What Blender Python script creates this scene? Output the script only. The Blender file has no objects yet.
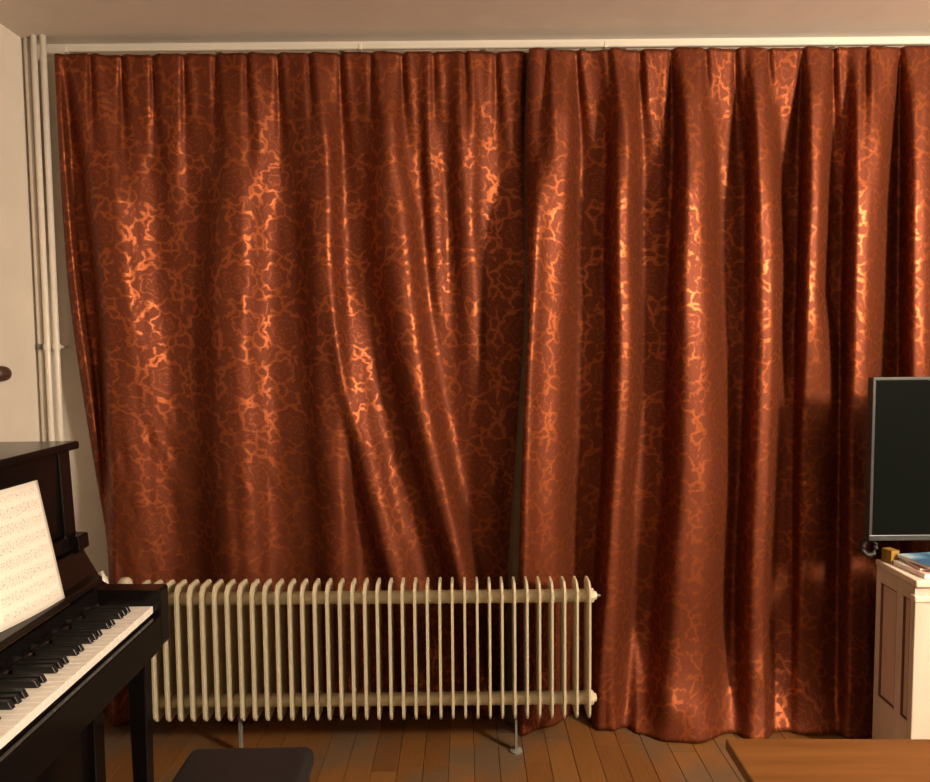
import bpy, bmesh, math, random
import numpy as np
from mathutils import Matrix, Vector
random.seed(7)
rng = np.random.default_rng(7)
S = bpy.context.scene
COL = S.collection

# ------------------------------------------------------------------ camera
F_PX, CX, CY, EYE = 680.0, 465.0, 391.0, 1.5
PITCH, ROLL = math.atan(41 / F_PX), 0.009
FW = np.array([0, math.cos(PITCH), -math.sin(PITCH)])
R0 = np.array([1.0, 0, 0]); U0 = np.array([0, math.sin(PITCH), math.cos(PITCH)])
RT = R0 * math.cos(ROLL) - U0 * math.sin(ROLL)
UP = U0 * math.cos(ROLL) + R0 * math.sin(ROLL)
EYEP = np.array([0, 0, EYE])
cam = bpy.data.cameras.new('camera'); camo = bpy.data.objects.new('camera', cam); COL.objects.link(camo)
cam.sensor_fit = 'HORIZONTAL'; cam.sensor_width = 36.0; cam.lens = F_PX / 930.0 * 36.0
cam.clip_start = 0.02; cam.clip_end = 50
camo.matrix_world = Matrix(((RT[0], UP[0], -FW[0], 0), (RT[1], UP[1], -FW[1], 0), (RT[2], UP[2], -FW[2], EYE), (0, 0, 0, 1)))
S.camera = camo

# ------------------------------------------------------------------ world, lamps, exposure
w = bpy.data.worlds.new('world'); S.world = w; w.use_nodes = True
w.node_tree.nodes['Background'].inputs[0].default_value = (0.9, 0.75, 0.6, 1)
w.node_tree.nodes['Background'].inputs[1].default_value = 0.0
def lamp(name, loc, energy, color, radius):
    l = bpy.data.lights.new(name, 'POINT'); l.energy = energy; l.color = color; l.shadow_soft_size = radius
    o = bpy.data.objects.new(name, l); COL.objects.link(o); o.location = loc
    return o
lamp('pendant_light', (2.75, 0.0, 2.26), 660, (1.0, 0.83, 0.64), 0.22)
lamp('fill_light', (-0.2, -1.5, 1.9), 5, (1.0, 0.83, 0.64), 0.15)  # added weak fill behind the camera, no real fitting stands there
vs = S.view_settings
vs.view_transform = 'Standard'; vs.look = 'None'; vs.gamma = 1.0; vs.use_curve_mapping = False
vs.exposure = 0.0

# ------------------------------------------------------------------ pixel helpers (direction only; depth from the plane touched)
def ray(px, py): return FW + RT * (px - CX) / F_PX - UP * (py - CY) / F_PX
def at_y(px, py, Y): d = ray(px, py); return EYEP + d * (Y / d[1])
def at_z(px, py, Z): d = ray(px, py); return EYEP + d * ((Z - EYE) / d[2])

# ------------------------------------------------------------------ materials
class X:
    """tiny expression wrapper that writes Math nodes"""
    nt = None
    def __init__(s, v): s.v = v
    @staticmethod
    def op(o, *a, clamp=False):
        n = X.nt.nodes.new('ShaderNodeMath'); n.operation = o; n.use_clamp = clamp
        for i, q in enumerate(a):
            q = q.v if isinstance(q, X) else q
            if isinstance(q, (int, float)): n.inputs[i].default_value = q
            else: X.nt.links.new(q, n.inputs[i])
        return X(n.outputs[0])
    def __add__(s, o): return X.op('ADD', s, o)
    __radd__ = __add__
    def __sub__(s, o): return X.op('SUBTRACT', s, o)
    def __rsub__(s, o): return X.op('SUBTRACT', o, s)
    def __mul__(s, o): return X.op('MULTIPLY', s, o)
    __rmul__ = __mul__
    def __truediv__(s, o): return X.op('DIVIDE', s, o)
def xmax(a, b): return X.op('MAXIMUM', a, b)
def xmin(a, b): return X.op('MINIMUM', a, b)
def xabs(a): return X.op('ABSOLUTE', a)
def xcos(a): return X.op('COSINE', a)
def xsqrt(a): return X.op('SQRT', a)
def xstep(d, soft):      # 1 where d < 0, blurred by soft
    return X.op('MULTIPLY_ADD', d, -1.0 / soft, 0.5, clamp=True)

def new_mat(name, rough=0.5, color=(0.5, 0.5, 0.5), spec=0.5, metallic=0.0):
    m = bpy.data.materials.new(name); m.use_nodes = True
    b = m.node_tree.nodes['Principled BSDF']
    b.inputs['Base Color'].default_value = (*color, 1); b.inputs['Roughness'].default_value = rough
    b.inputs['Specular IOR Level'].default_value = spec; b.inputs['Metallic'].default_value = metallic
    return m, m.node_tree, b
def ramp(nt, fac, stops):
    r = nt.nodes.new('ShaderNodeValToRGB'); e = r.color_ramp.elements
    while len(e) < len(stops): e.new(0.5)
    for q, (p, c) in zip(e, stops): q.position = p; q.color = (*c, 1)
    nt.links.new(fac, r.inputs[0]); return r.outputs[0]
def noise(nt, scale, detail=3, rough=0.5, stretch=None, coord='Object'):
    tc = nt.nodes.new('ShaderNodeTexCoord'); n = nt.nodes.new('ShaderNodeTexNoise')
    n.inputs['Scale'].default_value = scale; n.inputs['Detail'].default_value = detail; n.inputs['Roughness'].default_value = rough
    if stretch:
        mp = nt.nodes.new('ShaderNodeMapping'); mp.inputs['Scale'].default_value = stretch
        nt.links.new(tc.outputs[coord], mp.inputs[0]); nt.links.new(mp.outputs[0], n.inputs['Vector'])
    else: nt.links.new(tc.outputs[coord], n.inputs['Vector'])
    return n.outputs[0]
def bump(nt, b, h, strength, dist):
    n = nt.nodes.new('ShaderNodeBump'); n.inputs['Strength'].default_value = strength; n.inputs['Distance'].default_value = dist
    nt.links.new(h, n.inputs['Height']); nt.links.new(n.outputs[0], b.inputs['Normal'])
def noisy(name, c1, c2, scale, rough=0.5, spec=0.5, stretch=None, bmp=0.0, bdist=0.002, detail=3, metallic=0.0):
    m, nt, b = new_mat(name, rough, c1, spec, metallic)
    f = noise(nt, scale, detail, 0.55, stretch)
    nt.links.new(ramp(nt, f, [(0.3, c1), (0.7, c2)]), b.inputs['Base Color'])
    if bmp: bump(nt, b, f, bmp, bdist)
    return m

M = {}
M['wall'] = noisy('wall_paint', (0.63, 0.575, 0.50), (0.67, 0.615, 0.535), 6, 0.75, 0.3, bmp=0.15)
M['wall_dim'] = noisy('wall_unseen_dark', (0.20, 0.15, 0.10), (0.26, 0.20, 0.14), 6, 0.8, 0.3)  # for the unseen walls: coloured dark to lower the bounced light
M['ceiling'] = noisy('ceiling_plaster', (0.70, 0.645, 0.585), (0.74, 0.68, 0.62), 9, 0.85, 0.2, bmp=0.2)
M['trim'] = noisy('trim_paint', (0.72, 0.68, 0.60), (0.76, 0.72, 0.63), 5, 0.45)
M['pipe'] = noisy('pipe_enamel', (0.66, 0.61, 0.53), (0.72, 0.67, 0.585), 8, 0.35)
M['rail'] = noisy('rail_enamel', (0.55, 0.53, 0.46), (0.60, 0.58, 0.50), 8, 0.4)
M['radiator'] = noisy('radiator_enamel', (0.47, 0.41, 0.275), (0.51, 0.45, 0.31), 7, 0.38, 0.5)
M['clip'] = noisy('clip_metal', (0.13, 0.125, 0.105), (0.17, 0.165, 0.14), 40, 0.5)
M['ebony'] = noisy('black_lacquer', (0.0045, 0.0035, 0.0035), (0.007, 0.005, 0.0045), 4, 0.2, 0.22)
M['ebony_wood'] = noisy('dark_stained_wood', (0.007, 0.0045, 0.0035), (0.011, 0.006, 0.004), 20, 0.3, 0.22, stretch=(1, .06, 1))
M['white_key'] = noisy('key_ivory', (0.78, 0.74, 0.68), (0.82, 0.78, 0.72), 30, 0.3)
M['black_key'] = noisy('key_ebony', (0.008, 0.008, 0.008), (0.012, 0.011, 0.011), 30, 0.4)
M['brass'] = noisy('brass_hinge', (0.35, 0.20, 0.07), (0.42, 0.25, 0.09), 60, 0.35, metallic=1.0)
M['felt'] = noisy('felt_dark', (0.02, 0.006, 0.006), (0.03, 0.009, 0.008), 90, 0.95)
M['bench_vinyl'] = noisy('bench_vinyl', (0.008, 0.0075, 0.009), (0.012, 0.011, 0.013), 120, 0.5, bmp=0.15)
M['knob'] = noisy('knob_wood', (0.05, 0.022, 0.014), (0.07, 0.032, 0.02), 30, 0.5)
M['cabinet'] = noisy('cabinet_whitewash', (0.46, 0.40, 0.32), (0.58, 0.51, 0.42), 9, 0.55, 0.4, stretch=(1.2, 1.2, .25), bmp=0.1)
M['cabinet_top'] = noisy('cabinet_top_paint', (0.58, 0.50, 0.40), (0.66, 0.58, 0.47), 8, 0.4)
M['cabinet_bead'] = noisy('cabinet_bead_brown', (0.10, 0.03, 0.022), (0.15, 0.05, 0.035), 18, 0.5)
M['cabinet_panel'] = noisy('cabinet_panel_paint', (0.44, 0.34, 0.27), (0.52, 0.41, 0.33), 11, 0.55, stretch=(1, 1, .2))
M['tv_frame'] = noisy('tv_frame_grey', (0.028, 0.032, 0.032), (0.038, 0.042, 0.042), 20, 0.35)
M['tv_back'] = noisy('tv_back_black', (0.012, 0.012, 0.012), (0.018, 0.018, 0.018), 60, 0.6)
M['tv_screen'] = noisy('tv_screen_off', (0.0035, 0.0045, 0.004), (0.004, 0.005, 0.0045), 2, 0.30, 0.02)
M['rubber'] = noisy('black_rubber', (0.012, 0.010, 0.010), (0.022, 0.018, 0.016), 60, 0.65)
M['yellow'] = noisy('yellow_card', (0.22, 0.12, 0.012), (0.28, 0.16, 0.02), 14, 0.6)
M['paper_edge'] = noisy('paper_edges', (0.72, 0.66, 0.60), (0.82, 0.77, 0.70), 60, 0.8, stretch=(1, 1, 12))
M['hem'] = noisy('lining_cloth', (0.055, 0.034, 0.012), (0.075, 0.046, 0.017), 14, 0.85)
M['hook'] = noisy('hook_plastic', (0.30, 0.25, 0.18), (0.36, 0.30, 0.22), 40, 0.5)

# parquet: each board picks its own tone from its object random
def plank_mat():
    m, nt, b = new_mat('parquet_oak', 0.38, spec=0.45)
    oi = nt.nodes.new('ShaderNodeObjectInfo')
    g = noise(nt, 9, 5, 0.6, (14, 1.1, 1))
    mx = nt.nodes.new('ShaderNodeMath'); mx.operation = 'MULTIPLY_ADD'
    nt.links.new(oi.outputs['Random'], mx.inputs[0]); mx.inputs[1].default_value = 0.45
    nt.links.new(g, mx.inputs[2])
    col = ramp(nt, mx.outputs[0], [(0.3, (0.085, 0.034, 0.010)), (0.65, (0.145, 0.060, 0.016)), (0.95, (0.185, 0.082, 0.024))])
    # grey-brown patches with their own outline
    wn = noise(nt, 2.1, 4, 0.6, None, 'Object')
    tc = nt.nodes.new('ShaderNodeNewGeometry')
    n2 = nt.nodes.new('ShaderNodeTexNoise'); n2.inputs['Scale'].default_value = 3.2; n2.inputs['Detail'].default_value = 4
    nt.links.new(tc.outputs['Position'], n2.inputs['Vector'])
    wf = ramp(nt, n2.outputs[0], [(0.46, (0, 0, 0)), (0.60, (0.75, 0.75, 0.75))])
    mix = nt.nodes.new('ShaderNodeMix'); mix.data_type = 'RGBA'
    nt.links.new(wf, mix.inputs[0]); nt.links.new(col, mix.inputs[6]); mix.inputs[7].default_value = (0.10, 0.072, 0.045, 1)
    nt.links.new(mix.outputs[2], b.inputs['Base Color'])
    bump(nt, b, g, 0.12, 0.001)
    return m
M['plank'] = plank_mat()
M['subfloor'] = noisy('subfloor_dark', (0.03, 0.018, 0.010), (0.045, 0.025, 0.014), 12, 0.9)
def table_mat():
    m, nt, b = new_mat('table_wood', 0.33, spec=0.5)
    g = noise(nt, 5, 6, 0.62, (0.5, 9, 3))
    nt.links.new(ramp(nt, g, [(0.28, (0.095, 0.036, 0.009)), (0.5, (0.135, 0.052, 0.013)), (0.72, (0.165, 0.068, 0.019))]), b.inputs['Base Color'])
    bump(nt, b, g, 0.06, 0.001)
    return m
M['table'] = table_mat()

# damask: glossy satin ground, matt woven roses and leaves, half-drop repeat; UV in metres of cloth
def damask_mat():
    m, nt, b = new_mat('damask', 0.5)
    X.nt = nt
    uvn = nt.nodes.new('ShaderNodeUVMap'); uvn.uv_map = 'cloth'
    wn = nt.nodes.new('ShaderNodeTexNoise'); wn.inputs['Scale'].default_value = 20; wn.inputs['Detail'].default_value = 2
    nt.links.new(uvn.outputs[0], wn.inputs['Vector'])
    sc = nt.nodes.new('ShaderNodeSeparateColor'); nt.links.new(wn.outputs['Color'], sc.inputs[0])
    sx = nt.nodes.new('ShaderNodeSeparateXYZ'); nt.links.new(uvn.outputs[0], sx.inputs[0])
    w2 = nt.nodes.new('ShaderNodeTexNoise'); w2.inputs['Scale'].default_value = 62; w2.inputs['Detail'].default_value = 1
    nt.links.new(uvn.outputs[0], w2.inputs['Vector'])
    s2 = nt.nodes.new('ShaderNodeSeparateColor'); nt.links.new(w2.outputs['Color'], s2.inputs[0])
    u = X(sx.outputs[0]) + (X(sc.outputs[0]) - 0.5) * 0.030 + (X(s2.outputs[0]) - 0.5) * 0.020
    v = X(sx.outputs[1]) + (X(sc.outputs[1]) - 0.5) * 0.030 + (X(s2.outputs[1]) - 0.5) * 0.020
    CW, CH = 0.185, 0.38
    ci = X.op('FLOOR', u / CW)
    odd = X.op('FLOORED_MODULO', ci, 2.0)
    flip = 1.0 - 2.0 * odd
    p = (u - ci * CW - CW / 2) * flip
    vv = v + odd * (CH / 2)
    q = vv - X.op('FLOOR', vv / CH) * CH - CH / 2
    mask = None
    def rose(cx, cy, R, ph, rings):
        dx, dy = p - cx, q - cy
        r = xsqrt(dx * dx + dy * dy); th = X.op('ARCTAN2', dy, dx)
        c5 = xcos(th * 5.0 + ph); c8 = xcos(th * 8.0 - ph * 2)
        d = r - R * (1.04 + 0.10 * c8)
        k = xstep(d, 0.006)
        for f, a, cc in rings:
            line = xstep(xabs(r - R * f * (1.0 + a * cc_of(cc, c5, c8))) - 0.0024, 0.004)
            k = k * (1.0 - line * 0.6)
        return k, d
    def cc_of(c, c5, c8): return c5 if c == 5 else c8
    def leaf(cx, cy, deg, L, W, vein=True):
        ca, sa = math.cos(math.radians(deg)), math.sin(math.radians(deg))
        dx, dy = p - cx, q - cy
        s = (dx * ca + dy * sa) / L; t = (dy * ca - dx * sa) / W
        d = xsqrt(s * s + xabs(t)*xabs(t)) - 1.0
        k = xstep(d * min(L, W) - 0.001, 0.006)
        if vein:
            k = k * (1.0 - xstep(xabs(t) * W - 0.0014, 0.0025) * 0.8)
        return k
    big, dbig = rose(0.0, 0.060, 0.068, 0.3, [(0.66, 0.16, 5), (0.30, 0.3, 5)])
    sml, dsml = rose(0.030, -0.100, 0.044, 1.4, [(0.5, 0.2, 5)])
    mask = xmax(big, sml)
    for k in (leaf(-0.062, -0.030, 55, 0.040, 0.019), leaf(0.068, -0.030, 125, 0.038, 0.018), leaf(-0.048, -0.110, 100, 0.038, 0.022),
              leaf(-0.030, -0.166, 25, 0.040, 0.017), leaf(-0.066, 0.152, 70, 0.036, 0.017), leaf(0.064, 0.152, 110, 0.036, 0.017)):
        mask = xmax(mask, k)
    # small woven petals and buds fill the rest, parted by veins of satin
    vo = nt.nodes.new('ShaderNodeTexVoronoi'); vo.feature = 'DISTANCE_TO_EDGE'; vo.voronoi_dimensions = '2D'; vo.inputs['Scale'].default_value = 21
    cb = nt.nodes.new('ShaderNodeCombineXYZ'); nt.links.new(u.v, cb.inputs[0]); nt.links.new(v.v, cb.inputs[1])
    nt.links.new(cb.outputs[0], vo.inputs['Vector'])
    cell = 1.0 - xstep(X(vo.outputs['Distance']) - X(s2.outputs[2]) * 0.23, 0.10)
    halo = xmax(xstep(dbig - 0.011, 0.006), xstep(dsml - 0.009, 0.006))
    mask = xmax(mask, cell * (1.0 - halo))
    mask = mask.v
    fine = nt.nodes.new('ShaderNodeTexNoise'); fine.inputs['Scale'].default_value = 120; fine.inputs['Detail'].default_value = 2
    nt.links.new(uvn.outputs[0], fine.inputs['Vector'])
    mix = nt.nodes.new('ShaderNodeMix'); mix.data_type = 'RGBA'
    nt.links.new(mask, mix.inputs[0])
    mix.inputs[6].default_value = (0.262, 0.067, 0.0195, 1); mix.inputs[7].default_value = (0.142, 0.0315, 0.0108, 1)
    mul = nt.nodes.new('ShaderNodeMix'); mul.data_type = 'RGBA'; mul.blend_type = 'MULTIPLY'; mul.inputs[0].default_value = 1
    nt.links.new(mix.outputs[2], mul.inputs[6])
    nt.links.new(ramp(nt, fine.outputs[0], [(0.3, (0.85, 0.85, 0.85)), (0.7, (1.12, 1.12, 1.12))]), mul.inputs[7])
    nt.links.new(mul.outputs[2], b.inputs['Base Color'])
    inv = 1.0 - X(mask)
    nt.links.new((inv * 0.12 + 0.66).v, b.inputs['Metallic'])
    nt.links.new((inv * -0.15 + 0.595).v, b.inputs['Roughness'])
    b.inputs['Specular IOR Level'].default_value = 0.4
    bump(nt, b, fine.outputs[0], 0.10, 0.001)
    return m
M['damask'] = damask_mat()

# sheet music: staves and blurred note heads printed flat on the page
def score_mat():
    m, nt, b = new_mat('printed_score', 0.7, spec=0.3)
    X.nt = nt
    uvn = nt.nodes.new('ShaderNodeUVMap'); uvn.uv_map = 'page'
    sx = nt.nodes.new('ShaderNodeSeparateXYZ'); nt.links.new(uvn.outputs[0], sx.inputs[0])
    u, v = X(sx.outputs[0]), X(sx.outputs[1])
    sysn = 8.0
    fr = X.op('FRACT', v * sysn)                       # staff position inside its system
    inst = xstep(xabs(fr - 0.5) - 0.27, 0.02)
    ln = xstep(xabs(X.op('FRACT', fr * 9.0) - 0.5) - 0.10, 0.10)
    nz = nt.nodes.new('ShaderNodeTexNoise'); nz.inputs['Scale'].default_value = 1.0; nz.inputs['Detail'].default_value = 1
    mp = nt.nodes.new('ShaderNodeMapping'); mp.inputs['Scale'].default_value = (42, 60, 1)
    nt.links.new(uvn.outputs[0], mp.inputs[0]); nt.links.new(mp.outputs[0], nz.inputs['Vector'])
    notes = X.op('MULTIPLY_ADD', X(nz.outputs[0]), 9.0, -5.0, clamp=True) * xstep(xabs(fr - 0.5) - 0.36, 0.02)
    stem = xstep(xabs(X.op('FRACT', u * 21.0) - 0.5) - 0.05, 0.03) * xstep(xabs(fr - 0.55) - 0.2, 0.04) * 0.7
    margin = xstep(xabs(u - 0.5) - 0.43, 0.01) * xstep(xabs(v - 0.5) - 0.45, 0.01)
    ink = X.op('MINIMUM', xmax(inst * ln * 0.6, xmax(notes, stem)) * margin, 1.0)
    mix = nt.nodes.new('ShaderNodeMix'); mix.data_type = 'RGBA'
    nt.links.new(ink.v, mix.inputs[0]); mix.inputs[6].default_value = (0.84, 0.80, 0.72, 1); mix.inputs[7].default_value = (0.50, 0.46, 0.41, 1)
    nt.links.new(mix.outputs[2], b.inputs['Base Color'])
    return m
M['score'] = score_mat()
def cover_mat(name, cols, sc):
    m, nt, b = new_mat(name, 0.3)
    f = noise(nt, sc, 1, 0.5)
    r = ramp(nt, f, cols); nt.links.new(r, b.inputs['Base Color'])
    return m
M['mag_blue'] = cover_mat('magazine_blue', [(0.40, (0.03, 0.09, 0.20)), (0.52, (0.10, 0.24, 0.36)), (0.62, (0.35, 0.45, 0.50))], 9)
M['mag_white'] = cover_mat('magazine_white', [(0.42, (0.72, 0.42, 0.36)), (0.52, (0.80, 0.74, 0.68)), (0.62, (0.82, 0.78, 0.74))], 7)
M['mag_dark'] = cover_mat('magazine_dark', [(0.42, (0.10, 0.03, 0.04)), (0.55, (0.03, 0.04, 0.09)), (0.65, (0.25, 0.22, 0.22))], 8)

# ------------------------------------------------------------------ mesh helpers
def link(o, parent=None):
    COL.objects.link(o)
    if parent: o.parent = parent
    return o
def obj(name, bm, mat, parent=None, smooth=False):
    me = bpy.data.meshes.new(name); bmesh.ops.recalc_face_normals(bm, faces=bm.faces); bm.to_mesh(me); bm.free()
    me.materials.append(M[mat])
    if smooth:
        for f in me.polygons: f.use_smooth = True
    return link(bpy.data.objects.new(name, me), parent)
def tag(o, label, cat, group=None):
    o['label'] = label; o['category'] = cat
    if group: o['group'] = group
    return o
def thing(name, label, cat, loc=(0, 0, 0), rz=0.0, group=None):
    o = bpy.data.objects.new(name, None); o.empty_display_size = 0.1; COL.objects.link(o)
    o.location = loc; o.rotation_euler = (0, 0, rz)
    return tag(o, label, cat, group)
def box(bm, x0, x1, y0, y1, z0, z1, bev=0.0, seg=2):
    r = bmesh.ops.create_cube(bm, size=1.0)
    vsx = r['verts']
    for v in vsx:
        v.co = Vector(((x0 + x1) / 2 + v.co.x * (x1 - x0), (y0 + y1) / 2 + v.co.y * (y1 - y0), (z0 + z1) / 2 + v.co.z * (z1 - z0)))
    if bev:
        es = list({e for v in vsx for e in v.link_edges})
        bmesh.ops.bevel(bm, geom=es, offset=bev, segments=seg, profile=0.5, affect='EDGES')
def bx(*a, bev=0.0, seg=2):
    bm = bmesh.new(); box(bm, *a, bev=bev, seg=seg); return bm
def prism(bm, pts, axis, a, b, bev=0.0):
    """extrude a polygon given in the plane across `axis` from a to b"""
    def mk(p, t):
        if axis == 'y': return (p[0], t, p[1])
        if axis == 'x': return (t, p[0], p[1])
        return (p[0], p[1], t)
    v0 = [bm.verts.new(mk(p, a)) for p in pts]; v1 = [bm.verts.new(mk(p, b)) for p in pts]
    fs = [bm.faces.new(v0), bm.faces.new(v1[::-1])]
    n = len(pts)
    for i in range(n): fs.append(bm.faces.new((v0[i], v1[i], v1[(i + 1) % n], v0[(i + 1) % n])))
    if bev:
        bmesh.ops.recalc_face_normals(bm, faces=fs)
        bmesh.ops.bevel(bm, geom=list({e for f in fs for e in f.edges}), offset=bev, segments=1, affect='EDGES')
def tube(bm, pts, rad, n=12):
    pts = [Vector(p) for p in pts]; rings = []
    rads = rad if isinstance(rad, (list, tuple)) else [rad] * len(pts)
    for i, p in enumerate(pts):
        t = (pts[min(i + 1, len(pts) - 1)] - pts[max(i - 1, 0)]).normalized()
        a = t.orthogonal().normalized() if abs(t.z) > 0.95 else t.cross(Vector((0, 0, 1))).normalized()
        if abs(t.z) > 0.95: a = Vector((1, 0, 0))
        c = t.cross(a).normalized()
        a = c.cross(t).normalized()
        rings.append([bm.verts.new(p + (a * math.cos(2 * math.pi * k / n) + c * math.sin(2 * math.pi * k / n)) * rads[i]) for k in range(n)])
    for i in range(len(rings) - 1):
        for k in range(n): bm.faces.new((rings[i][k], rings[i][(k + 1) % n], rings[i + 1][(k + 1) % n], rings[i + 1][k]))
    bm.faces.new(rings[0][::-1]); bm.faces.new(rings[-1])
def lathe(bm, prof, n=20, axis='z', origin=(0, 0, 0)):
    """prof: list of (radius, t)"""
    ox, oy, oz = origin; rings = []
    for r, t in prof:
        ring = []
        for k in range(n):
            c, s = math.cos(2 * math.pi * k / n) * r, math.sin(2 * math.pi * k / n) * r
            ring.append(bm.verts.new({'z': (ox + c, oy + s, oz + t), 'x': (ox + t, oy + c, oz + s), 'y': (ox + c, oy + t, oz + s)}[axis]))
        rings.append(ring)
    for i in range(len(rings) - 1):
        for k in range(n): bm.faces.new((rings[i][k], rings[i][(k + 1) % n], rings[i + 1][(k + 1) % n], rings[i + 1][k]))
    bm.faces.new(rings[0][::-1]); bm.faces.new(rings[-1])
def struct(name, bm, mat, parent=None):
    o = obj(name, bm, mat, parent)
    if parent is None: o['kind'] = 'structure'
    return o
def share(src, parent, loc=(0, 0, 0), rz=0.0):
    c = src.copy(); COL.objects.link(c); c.parent = parent; c.location = loc; c.rotation_euler = (0, 0, rz); return c

# ------------------------------------------------------------------ the room
XL, XR, YB, YF, ZC = -1.727, 4.2, 2.80, -2.6, 2.736
floor = struct('floor', bx(XL - .1, XR + .1, YF - .1, YB + .1, -0.12, -0.018), 'subfloor')
struct('ceiling', bx(XL - .1, XR + .1, YF - .1, YB + .1, ZC, ZC + .1), 'ceiling')
struct('wall_left', bx(XL - .1, XL, YF - .1, YB + .1, -0.018, ZC), 'wall')
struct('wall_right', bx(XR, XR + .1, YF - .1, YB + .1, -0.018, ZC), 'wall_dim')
struct('wall_back', bx(XL, XR, YB, YB + .1, -0.018, ZC), 'wall')
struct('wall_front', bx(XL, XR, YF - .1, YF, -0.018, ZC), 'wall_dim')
struct('baseboard_left', bx(XL, XL + .014, YF, YB, 0.0, 0.09, bev=0.004), 'trim')

# parquet boards running towards the window wall
PW = 0.092
bm = bmesh.new(); box(bm, -PW / 2 + .0008, PW / 2 - .0008, -0.5, 0.5, -0.018, 0.0, bev=0.0012, seg=1)
p0 = obj('plank', bm, 'plank', floor); first = True
ncol = int((XR - XL) / PW)
for i in range(ncol):
    x = XL + PW * (i + .5)
    y = YB - rng.uniform(0.15, 1.0)
    ends = [YB]
    while y > 0.6: ends.append(y); y -= rng.uniform(0.7, 1.1)
    ends.append(0.3)
    for a, b_ in zip(ends[:-1], ends[1:]):
        o = p0 if first else share(p0, floor)
        first = False
        o.location = (x, (a + b_) / 2, 0); o.scale = (1, a - b_ - 0.0015, 1)
bm = bmesh.new()
for i in range(ncol):
    x = XL + PW * (i + .5); box(bm, x - PW / 2 + .0008, x + PW / 2 - .0008, YF, 0.2985, -0.018, 0.0)
pr = obj('plank_field', bm, 'plank', floor); pr['kind'] = 'stuff'

# heating pipes in the corner
def riser(x, y, r, label, bracket):
    t = thing('heating_pipe', label, 'pipe', (x, y, 0), 0, 'heating pipes in the corner')
    bm = bmesh.new(); tube(bm, [(0, 0, 0), (0, 0, 1.3), (0, 0, ZC)], r, 16); obj('pipe', bm, 'pipe', t, True)
    bm = bmesh.new(); lathe(bm, [(r + .0005, 0), (r + .004, 0), (r + .003, .012), (r + .0005, .014)], 20); obj('floor_collar', bm, 'pipe', t, True)
    bm = bmesh.new(); lathe(bm, [(r + .0005, -0.011), (r + .004, -0.011), (r + .004, .011), (r + .0005, .011)], 18, origin=(0, 0, 1.528)); box(bm, -.005, .005, r, YB - y, 1.522, 1.534)
    obj('pipe_clip', bm, bracket, t)
    return t
riser(-1.703, 2.745, 0.014, 'cream heating pipe closest to the left wall, dark clip at mid height', 'clip')
riser(-1.667, 2.725, 0.0115, 'cream heating pipe in the middle of the three corner pipes', 'pipe')
riser(-1.631, 2.725, 0.0115, 'cream heating pipe nearest the curtain of the three corner pipes', 'pipe')

# dark knob on the left wall
k = thing('wall_knob', 'dark brown rounded knob on the cream wall above the piano', 'knob', (XL, 2.525, 1.428))
bm = bmesh.new(); lathe(bm, [(0.018, 0.0), (0.018, .004), (0.012, .008)], 20, 'x'); obj('base_plate', bm, 'knob', k, True)
bm = bmesh.new(); lathe(bm, [(0.010, 0.006), (0.010, .02)], 16, 'x'); obj('stem', bm, 'knob', k, True)
bm = bmesh.new(); lathe(bm, [(0.004, -.062), (.018, -.06), (.027, -.05), (.029, -.035), (.029, -.012), (.026, .002), (.018, .010), (.006, .014)], 24, 'y', (0.018, 0, 0))
obj('knob_head', bm, 'knob', k, True)

# ------------------------------------------------------------------ curtain rail
RY0, RY1 = 2.712, 2.734
ZR = at_y(500, 43, RY0)[2] - 0.0145
rail = thing('curtain_rail', 'thin cream curtain rail running along the top of the window wall', 'curtain rail', (0, 0, 0))
for a, b_ in ((65, 360), (360, 606), (606, 1075)):
    xa, xb = at_y(a, 44, RY0)[0], at_y(b_, 40, RY0)[0]
    bm = bmesh.new(); prism(bm, [(RY0, ZR + 0.0145), (RY0, ZR + 0.0000), (RY0 + .004, ZR + -0.0025), (RY1 - .004, ZR + -0.0025), (RY1, ZR + 0.0000), (RY1, ZR + 0.0145)], 'x', xa + .0008, xb - .0008)
    obj('rail_section', bm, 'rail', rail)
    bm = bmesh.new(); box(bm, xa - .006, xa + .006, RY0 - .002, RY1 + .002, ZR + -0.0050, ZR + 0.0170, bev=.002); obj('joint_sleeve', bm, 'rail', rail)
    for c in (xa + .08, (xa + xb) / 2, xb - .08):
        bm = bmesh.new(); box(bm, c - .012, c + .012, RY0 + .006, YB, ZR + 0.0140, ZR + 0.0180); obj('bracket', bm, 'rail', rail)

# ------------------------------------------------------------------ curtains
YBASE = 2.635
def path(pts, y):
    ys = np.array([p[0] for p in pts], float); xs = np.array([p[1] for p in pts], float)
    y = np.asarray(y, float)
    i = np.clip(np.searchsorted(ys, y) - 1, 0, len(ys) - 2)
    t = np.clip((y - ys[i]) / (ys[i + 1] - ys[i]), 0, 1); 
    m = np.gradient(xs, ys)
    h = ys[i + 1] - ys[i]; t2, t3 = t * t, t * t * t
    return (2*t3 - 3*t2 + 1) * xs[i] + (t3 - 2*t2 + t) * h * m[i] + (-2*t3 + 3*t2) * xs[i + 1] + (t3 - t2) * h * m[i + 1]
def lin(pts, y): return np.interp(y, [p[0] for p in pts], [p[1] for p in pts])
def smooth_noise(nx, ny, cells_x, cells_y, seed):
    r = np.random.default_rng(seed); g = r.normal(size=(cells_y + 3, cells_x + 3))
    def idx(n, c):
        t = np.linspace(0, c, n); i = np.minimum(t.astype(int), c - 1 if c > 1 else 0); f = t - i; f = f * f * (3 - 2 * f); return i, f
    iy, fy = idx(ny, cells_y); ix, fx = idx(nx, cells_x)
    a = g[iy][:, ix]; b_ = g[iy][:, ix + 1]; c = g[iy + 1][:, ix]; d = g[iy + 1][:, ix + 1]
    fx = fx[None, :]; fy = fy[:, None]
    return (a * (1 - fx) + b_ * fx) * (1 - fy) + (c * (1 - fx) + d * fx) * fy
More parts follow.
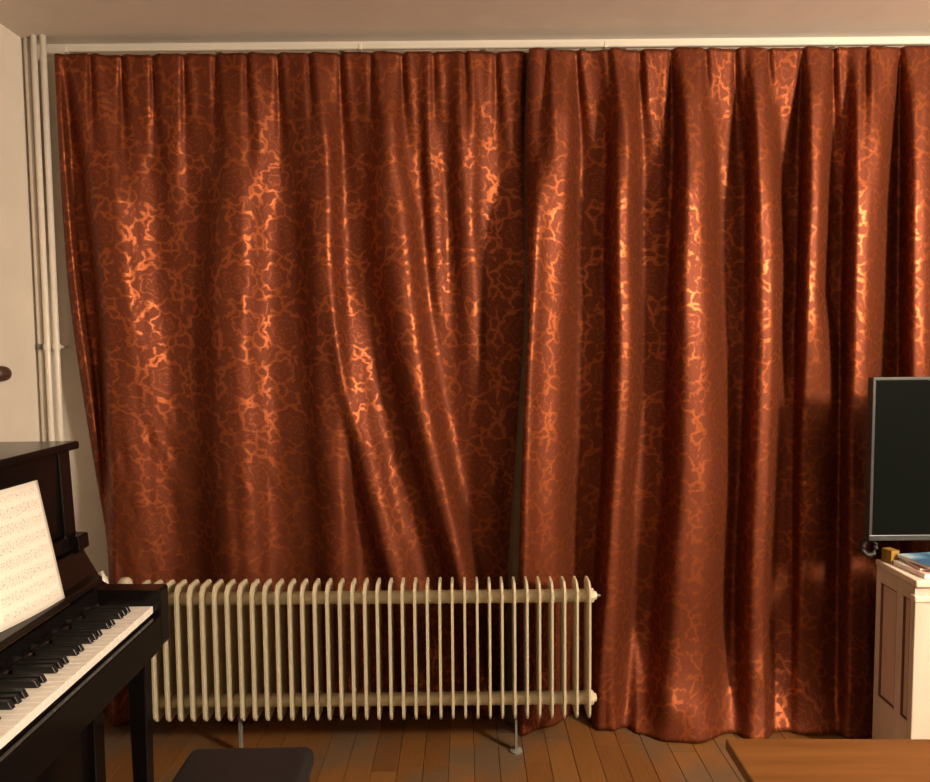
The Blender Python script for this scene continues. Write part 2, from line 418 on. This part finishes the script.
def gauss(x, c, wl, wr, pw=2.0):
    d = x - c; wd = np.where(d < 0, wl, wr)
    return np.exp(-0.5 * np.abs(d / wd) ** pw)
def build_curtain(name, label, left, right, ridges, pleats, ybase, ztop, zbot, seed, uoff, ncol=330, nrow=190, extra=None, shift=6, tilt0=0.09, fl=1.0, fr=1.15, gain=1.95):
    ypx = np.linspace(50, 745, nrow)                       # nominal picture rows, top to floor
    X_, Y_, Z_ = (np.zeros((nrow, ncol)) for _ in range(3))
    t = np.linspace(0, 1, ncol)
    L = path(left, ypx)[:, None]; Rr = path(right, ypx)[:, None]
    px = L + (Rr - L) * t[None, :]
    yy = np.broadcast_to(ypx[:, None], px.shape)
    dep = np.zeros_like(px)
    for rd in ridges:
        c = path(rd['p'], ypx)[:, None] - rd.get('s', shift)
        a = lin(rd['a'], ypx)[:, None]
        wl = lin(rd['wl'], ypx)[:, None] if isinstance(rd['wl'], list) else rd['wl']
        wr = lin(rd['wr'], ypx)[:, None] if isinstance(rd['wr'], list) else rd['wr']
        kk = rd.get('k', 2.0) + (0.0 if 's' in rd else rd.get('kx', 0.6))
        tilt = 1.0 - rd.get('t', tilt0) * np.clip((px - c) / (0.5 * (wl + wr)), -1.6, 1.6)
        dep = dep + a * rd.get('g', gain) * gauss(px, c, wl * rd.get('fl', fl), wr * rd.get('fr', fr), kk) * tilt
    # pinched heading: narrow tucks with a small bulge between them
    for c0, drift in pleats:
        c = c0 + drift * (ypx - 50)[:, None] / 100
        a = lin([(50, .013), (75, .022), (150, .013), (210, .003), (270, 0.0)], ypx)[:, None]
        wd = lin([(50, 2.0), (110, 3.2), (240, 8.0)], ypx)[:, None]
        dep = dep - a * gauss(px, c, wd, wd * 1.2)
        dep = dep + 0.35 * a * gauss(px, c + wd * 2.6, wd * 1.1, wd * 1.1)
    dep = dep + lin([(50, .019), (120, .012), (260, 0.004), (400, 0)], ypx)[:, None]
    dep = dep + smooth_noise(ncol, nrow, 26, 9, seed) * 0.0035 + smooth_noise(ncol, nrow, 60, 30, seed + 1) * 0.0010
    if extra is not None: dep = extra(px, yy, dep)
    Zn = np.linspace(ztop, zbot, nrow)[:, None] * np.ones((1, ncol))
    Y_ = ybase - dep
    ztopw = ztop + 0.0015 * np.sin((px - 50) * 2 * math.pi / 32.6)
    f = np.linspace(0, 1, nrow)[:, None]
    Z_ = ztopw * (1 - f) + zbot * f
    # world x: along the viewing column at the point's own depth
    dx = (px - CX) / F_PX
    row = yy
    for _ in range(1):
        dv = FW[None, None, :] + RT[None, None, :] * dx[..., None] - UP[None, None, :] * ((row - CY) / F_PX)[..., None]
        X_ = dv[..., 0] * Y_ / dv[..., 1]
    # cloth coordinates from arc length
    seg = np.sqrt(np.diff(X_, axis=1) ** 2 + np.diff(Y_, axis=1) ** 2)
    arc = np.concatenate([np.zeros((nrow, 1)), np.cumsum(seg, axis=1)], axis=1)
    Lm = arc[:, -1].mean(); arc = arc * (Lm / arc[:, -1:])
    vco = np.stack([X_, Y_, Z_], -1).reshape(-1, 3)
    idx = np.arange(nrow * ncol).reshape(nrow, ncol)
    faces = np.stack([idx[:-1, :-1], idx[1:, :-1], idx[1:, 1:], idx[:-1, 1:]], -1).reshape(-1, 4)
    me = bpy.data.meshes.new(name); me.from_pydata(vco.tolist(), [], faces.tolist()); me.update()
    uv = me.uv_layers.new(name='cloth')
    U = (arc + uoff).reshape(-1); V = Z_.reshape(-1)
    li = faces.reshape(-1)
    uv.data.foreach_set('uv', np.stack([U[li], V[li]], -1).reshape(-1))
    me.polygons.foreach_set('use_smooth', [True] * len(me.polygons))
    me.materials.append(M['damask'])
    o = link(bpy.data.objects.new(name, me))
    sm = o.modifiers.new('cloth_thickness', 'SOLIDIFY'); sm.thickness = 0.0016; sm.offset = 1 if False else 0
    tag(o, label, 'curtain', 'damask curtains on the rail')
    # gliders and hooks
    src = None
    for c0, _ in pleats:
        j = int(np.clip(np.searchsorted(px[0], c0), 1, ncol - 2))
        if c0 < px[0, 0] + 2 or c0 > px[0, -1] - 2: continue
        if src is None:
            bm = bmesh.new(); tube(bm, [(0, 0.004, -0.03), (0, -.001, -0.004), (0, .002, .006), (0, .003, .008), (0, .003, .010)], 0.0017, 6)
            src = h = obj('curtain_hook', bm, 'hook', o)
        else:
            h = share(src, o)
        h.location = (X_[0, j], Y_[0, j] + 0.003, ztop - 0.004)
    return o, X_, Y_, Z_, ypx

Z = lambda *a: [tuple(q) for q in a]
full = lambda a: [(50, a * .08), (110, a * .5), (200, a), (600, a), (745, a)]
# left curtain -----------------------------------------------------
left_ridges = [
    dict(p=Z((50, 57), (150, 63), (300, 76), (400, 90), (490, 101), (580, 110), (745, 104)), a=[(50, .006), (120, .024), (400, .026), (520, .016), (580, .008), (745, .006)], wl=5, wr=[(50, 3), (300, 4.5), (580, 3)], s=0, g=2.0),
    dict(p=Z((50, 84), (150, 100), (300, 116), (450, 122), (580, 124), (745, 124)), a=[(50, .006), (120, .03), (200, .052), (745, .055)], wl=[(50, 9), (200, 10), (580, 7), (745, 7)], wr=[(50, 16), (200, 32), (745, 36)], k=3.0, t=.16),
    dict(p=Z((50, 180), (150, 183), (300, 182), (450, 180), (745, 180)), a=[(50, .004), (130, .012), (220, .006), (300, 0), (745, 0)], wl=9, wr=9),
    dict(p=Z((50, 246), (150, 243), (300, 236), (450, 238), (580, 243), (745, 245)), a=full(.052), wl=20, wr=22, k=2.4),
    dict(p=Z((50, 318), (150, 328), (250, 331), (350, 336), (450, 341), (580, 347), (745, 352)), a=[(50, .004), (130, .04), (250, .05), (420, .042), (580, .035), (745, .03)], wl=16, wr=10),
    dict(p=Z((50, 340), (250, 338), (330, 346), (420, 362), (500, 379), (580, 398), (745, 425)), a=[(50, 0), (280, 0), (360, .026), (450, .042), (580, .045), (745, .03)], wl=9, wr=13),
    dict(p=Z((50, 385), (130, 394), (220, 403), (310, 413), (400, 426), (490, 445), (580, 466), (745, 495)), a=[(50, .004), (130, .04), (250, .06), (400, .064), (580, .058), (745, .04)], wl=[(50, 14), (250, 19), (420, 14), (580, 11)], wr=[(50, 10), (250, 13), (580, 9)]),
    dict(p=Z((50, 436), (130, 437), (220, 441), (300, 446), (400, 455), (745, 470)), a=[(50, .006), (130, .020), (220, .022), (300, .010), (380, 0), (745, 0)], wl=6, wr=7),
    dict(p=Z((50, 470), (130, 472), (220, 474), (310, 477), (450, 482), (745, 490)), a=[(50, .004), (130, .034), (220, .036), (300, .024), (400, .008), (480, 0), (745, 0)], wl=10, wr=8),
]
pl_left = [(60 + 31.2 * i + 30, d) for i, d in zip(range(15), (4, 3, 3, 2, 2, 3, 4, 4, 4, 3, 2, 2, 3, 2, 0))]
zt = at_y(300, 52.5, 2.73)[2]; zt2 = at_y(720, 48.0, 2.71)[2]
build_curtain('curtain', 'rust red damask curtain hanging behind the radiator, left of the two', 
    Z((50, 54), (150, 59), (230, 64), (300, 70), (390, 82), (480, 96), (550, 107), (600, 110), (680, 105), (745, 100)),
    Z((50, 541), (300, 541), (745, 541)), left_ridges, pl_left, 2.755, zt, 0.006, 11, 0.03)

# right curtain ----------------------------------------------------
right_ridges = [
    dict(p=Z((50, 536), (150, 533), (300, 533), (400, 528), (580, 524), (745, 522)), a=[(50, .010), (120, .020), (200, .022), (400, .022), (745, .02)], wl=6, wr=7, s=0, g=2.4),
    dict(p=Z((50, 565), (150, 570), (230, 562), (300, 554), (400, 549), (580, 545), (745, 545)), a=[(50, .003), (120, .045), (220, .064), (745, .064)], wl=[(50, 12), (230, 22), (580, 22)], wr=[(50, 9), (180, 11), (300, 22), (580, 24)], k=3.0, fl=1.1, fr=1.1, t=.13, kx=1.0, g=2.2),
    dict(p=Z((50, 622), (130, 630), (250, 631), (350, 633), (430, 630), (510, 624), (600, 620), (680, 614), (745, 612)), a=full(.066), wl=[(50, 10), (400, 13), (500, 10), (745, 14)], wr=[(50, 10), (400, 10), (500, 9), (745, 14)], t=.07, kx=1.4),
    dict(p=Z((50, 698), (130, 702), (250, 700), (400, 702), (500, 702), (600, 696), (745, 690)), a=full(.068), wl=[(50, 12), (250, 15), (450, 22), (745, 26)], wr=[(50, 12), (250, 17), (450, 22), (745, 26)], k=2.4, t=.06, kx=1.6),
    dict(p=Z((50, 764), (130, 770), (250, 774), (400, 774), (500, 771), (600, 768), (745, 770)), a=full(.062), wl=[(50, 9), (250, 14), (745, 18)], wr=[(50, 9), (250, 11), (450, 9), (600, 7), (745, 6)], t=.03, kx=1.6),
    dict(p=Z((50, 826), (130, 824), (250, 821), (400, 817), (745, 812)), a=[(50, .004), (110, .034), (200, .056), (330, .056), (420, .03), (745, .02)], wl=10, wr=[(50, 9), (300, 9), (420, 22), (745, 26)], t=.01, kx=1.6),
    dict(p=Z((50, 872), (130, 872), (250, 869), (400, 866), (745, 862)), a=full(.062), wl=12, wr=[(50, 13), (400, 13), (745, 16)], t=.0, kx=1.6),
    dict(p=Z((50, 895), (130, 893), (250, 890), (745, 890)), a=[(50, .004), (150, .02), (250, .016), (400, 0), (745, 0)], wl=6, wr=6),
    dict(p=Z((50, 928), (250, 926), (745, 926)), a=full(.06), wl=12, wr=14, t=-.02, kx=1.6),
    dict(p=Z((50, 985), (745, 985)), a=full(.06), wl=14, wr=16),
    dict(p=Z((50, 1040), (745, 1040)), a=full(.06), wl=14, wr=16),
]
pl_right = [(546, -2), (576, 6), (608, 8), (640, 2), (671, 1), (705, 3), (735, 2), (768, 2), (802, -6), (833, 0), (866, -2), (900, -3), (933, 0), (965, 0), (998, 0), (1030, 0)]
def puddle(px, yy, dep):
    # the over-long hem spills on to the floor: swells forward, with slanting creases
    f = np.clip((yy - 590) / 155.0, 0, 1)
    side = np.clip((px - 606) / 30, 0, 1) * np.clip((980 - px) / 90, 0, 1)
    dep = dep + (f ** 2.6) * 0.060 * side
    fl3 = 0.6 * np.clip((yy - 640) / 105.0, 0, 1) ** 2 * side
    dep = dep * (1 - fl3) + 0.245 * fl3
    c1 = 640 + (yy - 690) * 1.1
    dep = dep + 0.010 * side * gauss(px, c1, 24, 20) * np.clip((yy - 660) / 30, 0, 1)
    c2 = 690 + (yy - 715) * 1.9
    dep = dep + 0.008 * gauss(px, c2, 30, 26) * np.clip((yy - 690) / 25, 0, 1)
    c3 = 770 + (yy - 690) * 1.3
    dep = dep + 0.008 * gauss(px, c3, 20, 12) * np.clip((yy - 655) / 30, 0, 1)
    dep = dep + 0.006 * np.sin(px * 0.11 + yy * 0.05) * np.clip((yy - 700) / 45, 0, 1) * side
    return dep
rc_, cx_, cy_, cz_, cp_ = build_curtain('curtain', 'rust red damask curtain falling to the floor beside the radiator, overlapping the other one',
    Z((50, 529), (150, 526), (250, 527), (320, 528), (420, 524), (500, 521), (580, 519), (745, 516)),
    Z((50, 1072), (745, 1072)), right_ridges, pl_right, 2.735, zt2, 0.006, 23, 1.17, ncol=380, extra=puddle, fl=0.95, fr=1.12, shift=8, gain=2.3)

# lining turned back along the leading edge
lw = np.interp(cp_, [50, 250, 330, 450, 580, 745], [0.004, 0.006, 0.012, 0.024, 0.040, 0.046])
lv, lf = [], []
for r_ in range(0, len(cp_), 2):
    for q in range(4):
        f = q / 3
        lv.append((cx_[r_, 0] + .001 - lw[r_] * f, cy_[r_, 0] + .0015 + .045 * f ** 1.3, cz_[r_, 0] - .004))
for r_ in range(len(lv) // 4 - 1):
    for q in range(3): a = r_ * 4 + q; lf.append((a, a + 1, a + 5, a + 4))
me = bpy.data.meshes.new('lining'); me.from_pydata(lv, [], lf); me.update(); me.materials.append(M['hem'])
for p_ in me.polygons: p_.use_smooth = True
lo = link(bpy.data.objects.new('lining', me), rc_); lo['label'] = 'olive brown lining strip along the leading edge'
lo.modifiers.new('cloth_thickness', 'SOLIDIFY').thickness = .001

# ------------------------------------------------------------------ radiator
RX0, RX1, RYF, PITCHF, NF = None, 0.4455, 2.402, 0.0454, 37
RX0 = RX1 - PITCHF * (NF - 1)
rad = thing('radiator', 'cream steel column radiator standing on thin feet below the curtains', 'radiator', ((RX0 + RX1) / 2, RYF, 0))
rc = (RX0 + RX1) / 2
def fin_mesh():
    # pressed sheet fin: flat edges, slightly swollen middle, pointed shoulders
    prof = [(0.0, .172), (0.0, .626), (.003, .633), (.020, .653), (.030, .656), (.085, .656), (.095, .653), (.112, .633), (.115, .626), (.115, .172), (.111, .162), (.097, .147), (.085, .143), (.030, .143), (.018, .147), (.004, .162)]
    bm = bmesh.new(); cy, cz = .0575, .4
    loops = []
    for sx, k in ((-.0036, 1.0), (-.0050, .93), (.0050, .93), (.0036, 1.0)):
        loops.append([bm.verts.new((sx, cy + (y - cy) * (k if abs(k - 1) < 1e-6 else .86), cz + (z - cz) * (k if abs(k - 1) < 1e-6 else .975))) for y, z in prof])
    n = len(prof)
    for a, b_ in zip(loops[:-1], loops[1:]):
        if a is loops[1]: continue
        for i in range(n): bm.faces.new((a[i], b_[i], b_[(i + 1) % n], a[(i + 1) % n]))
    for i in range(n): bm.faces.new((loops[0][i], loops[3][i], loops[3][(i + 1) % n], loops[0][(i + 1) % n]))
    bm.faces.new(loops[1]); bm.faces.new(loops[2][::-1])
    return bm
f0 = obj('fin', fin_mesh(), 'radiator', rad)
for i in range(NF):
    o = f0 if i == 0 else share(f0, rad)
    o.location = (RX0 + PITCHF * i - rc, 0, 0)
for zc_ in (.592, .205):
    bm = bmesh.new(); prof = [(.022, RX0 - rc - .012)]
    for i in range(NF - 1):
        x = RX0 + PITCHF * i - rc
        prof += [(.026, x + .006), (.023, x + PITCHF * .5), (.026, x + PITCHF - .006)]
    prof.append((.026, RX1 - rc + .006))
    lathe(bm, prof, 18, 'x', (0, .0575, zc_)); obj('header_tube', bm, 'radiator', rad, True)
    bm = bmesh.new(); lathe(bm, [(.027, 0), (.027, .012), (.023, .016), (.017, .017), (.015, .026), (.009, .028)], 8, 'x', (RX1 - rc + .006, .0575, zc_))
    cap = obj('end_plug', bm, 'radiator', rad)
    if zc_ > .5:
        bm = bmesh.new(); lathe(bm, [(.005, 0), (.005, .012), (.003, .014)], 8, 'x', (RX1 - rc + .033, .0575, zc_)); obj('bleed_screw', bm, 'clip', cap)
for px in (241, 516):
    x = at_y(px, 740, 2.46)[0] - rc
    bm = bmesh.new(); box(bm, x - .004, x + .004, .045, .07, .012, .20); obj('foot', bm, 'clip', rad)
    bm = bmesh.new(); lathe(bm, [(.024, 0), (.024, .006), (.010, .012)], 16, 'z', (x, .0575, 0)); obj('foot_plate', bm, 'clip', rad)
# valve end behind the piano
vx = RX0 - rc - .07
bm = bmesh.new(); tube(bm, [(RX0 - rc - .01, .0575, .592), (vx - .02, .0575, .592)], .014, 14); obj('valve_nipple', bm, 'radiator', rad, True)
bm = bmesh.new(); lathe(bm, [(.016, .560), (.022, .566), (.022, .618), (.014, .628)], 16, 'z', (vx, .0575, 0)); vb = obj('valve_body', bm, 'radiator', rad, True)
bm = bmesh.new(); lathe(bm, [(.014, .628), (.024, .634), (.026, .645), (.024, .662), (.015, .672), (.005, .674)], 12, 'z', (vx, .0575, 0)); obj('valve_knob', bm, 'radiator', vb)
bm = bmesh.new(); tube(bm, [(vx - .02, .0575, .592), (vx - .05, .0575, .600), (vx - .068, .058, .630), (vx - .074, .059, .672), (vx - .086, .06, .690), (vx - .102, .06, .680), (vx - .108, .06, .64), (vx - .112, .06, .53), (vx - .13, .06, .50), (-1.60 - rc, .06, .50)], .011, 12)
obj('supply_pipe', bm, 'pipe', rad, True)

# ------------------------------------------------------------------ piano (own frame: x towards the player, y towards the treble end)
PA = math.radians(1.5)
P0 = at_z(153, 606, .735)
piano = thing('upright_piano', 'black upright piano against the left wall with open keyboard', 'piano', (P0[0], P0[1], 0), PA)
KL = 1.2232
YA, YB2 = -KL - .062, .060
side = [(-.66, 0.0), (-.66, 1.207), (-.262, 1.207), (-.252, .952), (-.216, .950), (-.213, .908), (-.230, .895), (-.178, .797), (-.160, .786), (.016, .783), (.022, .777), (.022, .612), (.012, .600), (-.17, .575), (-.192, .55), (-.192, 0.0)]
for a, b_ in ((.002, YB2), (YA, -KL - .002)):
    bm = bmesh.new(); prism(bm, side, 'y', a, b_, bev=.002); obj('side_panel', bm, 'ebony', piano)
bm = bmesh.new(); box(bm, -.675, -.236, YA - .012, YB2 + .012, 1.2075, 1.232, bev=.006); obj('lid', bm, 'ebony', piano)
bm = bmesh.new(); box(bm, -.292, -.266, -KL - .0018, .0018, .955, 1.206); up = obj('upper_panel', bm, 'ebony', piano)
bm = bmesh.new(); box(bm, -.262, -.240, -KL - .0018, .0018, .908, .950, bev=.004); obj('music_rail', bm, 'ebony', piano)
bm = bmesh.new(); prism(bm, [(-.230, .904), (-.245, .897), (-.192, .792), (-.176, .799)], 'y', -KL - .0018, .0018, bev=.002); fb = obj('fallboard', bm, 'ebony_wood', piano)
bm = bmesh.new(); box(bm, -.190, -.148, -KL - .0018, .0018, .812, .8305, bev=.003); obj('music_ledge', bm, 'ebony_wood', fb)
bm = bmesh.new(); tube(bm, [(-.171, -KL, .799), (-.171, -.14, .799)], .0035, 8); obj('hinge', bm, 'brass', fb)
bm = bmesh.new(); box(bm, -.197, -.166, -KL - .0018, .0018, .716, .792); nb = obj('name_board', bm, 'ebony', piano)
bm = bmesh.new(); box(bm, -.168, -.162, -KL - .0018, .0018, .738, .744); obj('felt_strip', bm, 'felt', nb)
bm = bmesh.new(); box(bm, -.58, .0, -KL - .0018, .0018, .600, .708); obj('key_bed', bm, 'ebony', piano)
bm = bmesh.new(); box(bm, .003, .021, -KL - .0018, .0018, .602, .706, bev=.003); obj('key_slip', bm, 'ebony', piano)
KW = KL / 52
wk = obj('white_key', bx(-.150, .0, -KW / 2 + .0006, KW / 2 - .0006, .713, .735, bev=.0012, seg=1), 'white_key', piano)
bkm = bmesh.new(); prism(bkm, [(-.150, .7352), (-.150, .754), (-.055, .7530), (-.046, .7352)], 'y', -.0068, .0068, bev=.0012)
bk = obj('black_key', bkm, 'black_key', piano)
nbk = 0
for i in range(52):
    o = wk if i == 0 else share(wk, piano)
    o.location = (0, -KW * (i + .5), 0)
    if i < 51 and i % 7 in (1, 2, 3, 5, 6):
        q = bk if nbk == 0 else share(bk, piano); nbk += 1
        q.location = (0, -KW * (i + 1), 0)
bm = bmesh.new(); box(bm, -.236, -.214, -KL, .0, .085, .598); lp = obj('lower_panel', bm, 'ebony', piano)
bm = bmesh.new(); box(bm, -.240, -.205, -KL, .0, .0, .082); obj('bottom_rail', bm, 'ebony', piano)
bm = bmesh.new(); box(bm, -.66, -.635, -KL, .0, .02, 1.206); obj('back_frame', bm, 'ebony_wood', piano)
for ly in (.026, -KL - .026):
    bm = bmesh.new()
    r = bmesh.ops.create_cube(bm, size=1.0)
    for v in r['verts']:
        h = v.co.z + .5; wd = .022 + .006 * h
        v.co = Vector((-.060 + v.co.x * 2 * wd, ly + v.co.y * 2 * (.020 + .006 * h), .05 + h * .545))
    bmesh.ops.bevel(bm, geom=list(bm.edges), offset=.003, segments=1, affect='EDGES')
    obj('leg', bm, 'ebony', piano)
    bm = bmesh.new(); box(bm, -.205, .0, ly - .03, ly + .03, .0, .05, bev=.004); obj('toe_block', bm, 'ebony', piano)
for dy in (-.09, 0, .09):
    bm = bmesh.new(); box(bm, -.205, -.10, -KL / 2 + dy - .018, -KL / 2 + dy + .018, .045, .052, bev=.003); obj('pedal', bm, 'brass', piano)

# sheet music on the ledge
def page(corn, name, parent, bulge, flip):
    tl, tr, bl, br = [np.array(c) for c in corn]
    n, mrow = 14, 10
    vco, uvs, fs = [], [], []
    for j in range(mrow + 1):
        for i in range(n + 1):
            u, v = i / n, j / mrow
            p = (tl * (1 - u) + tr * u) * (1 - v) + (bl * (1 - u) + br * u) * v
            p = p + np.array([bulge * math.sin(math.pi * u) * (0.4 + .6 * v), 0, 0])
            vco.append(p.tolist()); uvs.append((u, 1 - v))
    for j in range(mrow):
        for i in range(n):
            a = j * (n + 1) + i; fs.append((a, a + n + 1, a + n + 2, a + 1))
    me = bpy.data.meshes.new(name); me.from_pydata(vco, [], fs); me.update()
    uvl = me.uv_layers.new(name='page')
    for l in me.loops: uvl.data[l.index].uv = uvs[l.vertex_index]
    me.materials.append(M['score']); 
    for p in me.polygons: p.use_smooth = True
    o = link(bpy.data.objects.new(name, me), parent)
    sm = o.modifiers.new('paper', 'SOLIDIFY'); sm.thickness = .0008; sm.offset = -1
    return o
book = thing('sheet_music', 'open white sheet music propped on the piano', 'sheet music', (P0[0], P0[1], 0), PA)
zb = .8315
page([(-.258, -.352, 1.152), (-.256, -.118, 1.147), (-.184, -.412, zb), (-.158, -.182, zb)], 'page', book, .006, 1)
page([(-.250, -.585, 1.150), (-.258, -.352, 1.152), (-.165, -.640, zb), (-.184, -.412, zb)], 'page', book, .006, 0)

# piano bench
bench = thing('piano_bench', 'black padded piano bench in front of the radiator', 'bench', (-.562, 1.46, 0), math.radians(1.0))
bm = bmesh.new(); box(bm, -.163, .163, -.275, .275, .405, .468, bev=.024, seg=4); cu = obj('seat_cushion', bm, 'bench_vinyl', bench, True)
bm = bmesh.new(); box(bm, -.150, .150, -.26, .26, .335, .405, bev=.004); obj('seat_frame', bm, 'ebony', bench)
for sx in (-1, 1):
    for sy in (-1, 1):
        bm = bmesh.new(); box(bm, sx * .128 - .02, sx * .128 + .02, sy * .235 - .02, sy * .235 + .02, 0, .336, bev=.003); obj('leg', bm, 'ebony', bench)

# ------------------------------------------------------------------ cabinet, television and what lies below it
CA = math.radians(-2.0)
cab = thing('cabinet', 'whitewashed wooden cabinet with panelled side below the television', 'cabinet', (1.480, 2.198, 0), CA)
W_, D_, T_ = .98, .225, .73
bm = bmesh.new(); box(bm, .012, W_ - .012, .012, D_, .06, T_ - .05); body = obj('carcass', bm, 'cabinet_panel', cab)
bm = bmesh.new(); box(bm, -.004, W_ + .004, -.010, D_ + .004, T_ - .022, T_, bev=.004); obj('top', bm, 'cabinet_top', cab)
bm = bmesh.new(); prism(bm, [(-.004, T_ - .023), (.006, T_ - .03), (.006, T_ - .052), (.03, T_ - .052), (.03, T_ - .023)], 'x', .002, W_ - .002); obj('cornice', bm, 'cabinet', cab)
bm = bmesh.new(); box(bm, .004, W_ - .004, .004, D_, 0, .06, bev=.003); obj('plinth', bm, 'cabinet', cab)
for x0 in (0.0, W_ - .07):
    bm = bmesh.new(); box(bm, x0, x0 + .07, .0, .02, .06, T_ - .055, bev=.003); po = obj('corner_post', bm, 'cabinet', cab)
    bm = bmesh.new(); box(bm, x0 - .004, x0 + .074, -.005, .022, T_ - .075, T_ - .053, bev=.004); obj('post_capital', bm, 'cabinet_top', po)
# left side: stiles, rails and two recessed panels with brown beading
sp = bmesh.new()
for y0, y1 in ((.0205, .026), (.068, .100), (.200, D_)): box(sp, .0, .012, y0, y1, .06, T_ - .0235, bev=.001)
for z0, z1 in ((.06, .235), (.655, T_ - .0235)):
    for y0, y1 in ((.026, .068), (.100, .200)): box(sp, .0, .012, y0, y1, z0, z1)
obj('side_frame', sp, 'cabinet', cab)
for y0, y1 in ((.026, .068), (.100, .200)):
    pn = obj('side_panel', bx(.0085, .012, y0 + .006, y1 - .006, .241, .649), 'cabinet_panel', cab)
    bm = bmesh.new()
    box(bm, .003, .012, y0, y0 + .006, .235, .655); box(bm, .003, .012, y1 - .006, y1, .235, .655)
    box(bm, .003, .012, y0 + .006, y1 - .006, .235, .241); box(bm, .003, .012, y0 + .006, y1 - .006, .649, .655)
    obj('beading', bm, 'cabinet_bead', pn)
for x0, x1, kx in ((.074, W_ / 2 - .002, W_ / 2 - .035), (W_ / 2 + .002, W_ - .074, W_ / 2 + .035)):
    d = obj('door', bx(x0, x1, .0, .0115, .07, T_ - .08, bev=.003), 'cabinet', cab)
    bm = bmesh.new(); box(bm, x0 + .06, x1 - .06, -.004, .001, .13, T_ - .14, bev=.003); obj('door_panel', bm, 'cabinet_panel', d)
    bm = bmesh.new(); lathe(bm, [(.006, 0), (.006, -.012), (.014, -.018), (.012, -.028), (.004, -.031)], 14, 'y', (kx, 0, .42)); obj('knob', bm, 'brass', d, True)

tv = thing('television', 'switched-off flat black television on the whitewashed cabinet', 'television', (1.905, 2.38, T_), 0)
x0, x1, z0, z1 = -.485, .485, .085, .662
bm = bmesh.new()
box(bm, x0, x1, -.018, .012, z0, z0 + .020, bev=.002); box(bm, x0, x1, -.018, .012, z1 - .011, z1, bev=.002)
box(bm, x0, x0 + .011, -.018, .012, z0 + .0195, z1 - .0105, bev=.002); box(bm, x1 - .011, x1, -.018, .012, z0 + .0195, z1 - .0105, bev=.002)
obj('bezel', bm, 'tv_frame', tv)
obj('screen', bx(x0 + .0112, x1 - .0112, -.014, .004, z0 + .0202, z1 - .0112), 'tv_screen', tv)
bm = bmesh.new(); box(bm, x0 + .006, x1 - .006, .0122, .024, z0 + .006, z1 - .006, bev=.003); box(bm, -.3, .3, .024, .05, z0 + .06, z0 + .34, bev=.01); obj('back_cover', bm, 'tv_back', tv)
bm = bmesh.new(); box(bm, -.05, .05, -.004, .012, .012, z0 + .002, bev=.003); obj('stand_neck', bm, 'tv_back', tv)
bm = bmesh.new(); box(bm, -.12, .12, -.10, .035, .0005, .0125, bev=.004); obj('stand_base', bm, 'tv_back', tv)
bm = bmesh.new()
pts = []
for k in range(34):
    a = k * .62; pts.append((x0 + .018 + .022 * math.cos(a) + k * .0001, .018 + .012 * math.sin(k * 1.7), .054 + .030 * math.sin(a)))
tube(bm, [(x0 + .05, .02, z0 + .03), (x0 + .045, .022, .09)] + pts, .0075, 8); obj('cable_bundle', bm, 'rubber', tv, True)

def booklet(name, label, mat, x, y, z, wx, wy, t, rz, grp='printed matter under the television'):
    b_ = thing(name, label, 'magazine', (x, y, z), rz, grp)
    obj('cover', bx(-wx / 2, wx / 2, -wy / 2, wy / 2, t - .0012, t, bev=.0004, seg=1), mat, b_)
    obj('pages', bx(-wx / 2 + .001, wx / 2 - .001, -wy / 2 + .001, wy / 2 - .001, .0012, t - .0012), 'paper_edge', b_)
    obj('back_cover', bx(-wx / 2, wx / 2, -wy / 2, wy / 2, 0, .0012, bev=.0004, seg=1), mat, b_)
booklet('magazine', 'pale pink and white magazine lowest of the pile under the television', 'mag_white', 1.622, 2.290, T_ + .0005, .225, .150, .016, math.radians(4))
booklet('magazine', 'dark magazine in the middle of the pile under the television', 'mag_dark', 1.632, 2.302, T_ + .017, .210, .148, .009, math.radians(-6))
booklet('magazine', 'blue magazine on top of the pile under the television', 'mag_blue', 1.636, 2.300, T_ + .0265, .215, .150, .012, math.radians(8))
yb = thing('small_box', 'small ochre yellow carton at the back corner of the cabinet top', 'box', (1.512, 2.385, T_ + .0005), math.radians(12))
obj('carton', bx(-.017, .017, -.022, .022, 0, .046, bev=.002), 'yellow', yb)
obj('flap', bx(-.0165, .0165, -.0215, .0215, .0461, .0474), 'yellow', yb)

# ------------------------------------------------------------------ table
tc_ = at_z(725, 738, .75)
table = thing('table', 'orange-brown wooden table top reaching in from the lower right', 'table', (tc_[0], tc_[1], 0), math.radians(-1.2))
TW, TD = 1.35, .85
bm = bmesh.new(); box(bm, 0, TW, -TD, 0, .728, .75, bev=.003); obj('table_top', bm, 'table', table)
bm = bmesh.new()
for a in ((.10, TW - .10, -.125, -.105), (.10, TW - .10, -TD + .105, -TD + .125), (.10, .12, -TD + .105, -.105), (TW - .12, TW - .10, -TD + .105, -.105)): box(bm, *a, .640, .7275)
obj('apron', bm, 'table', table)
for lx in (.13, TW - .13):
    for ly in (-.14, -TD + .14):
        bm = bmesh.new(); box(bm, lx - .028, lx + .028, ly - .028, ly + .028, 0, .727, bev=.004); obj('leg', bm, 'table', table)
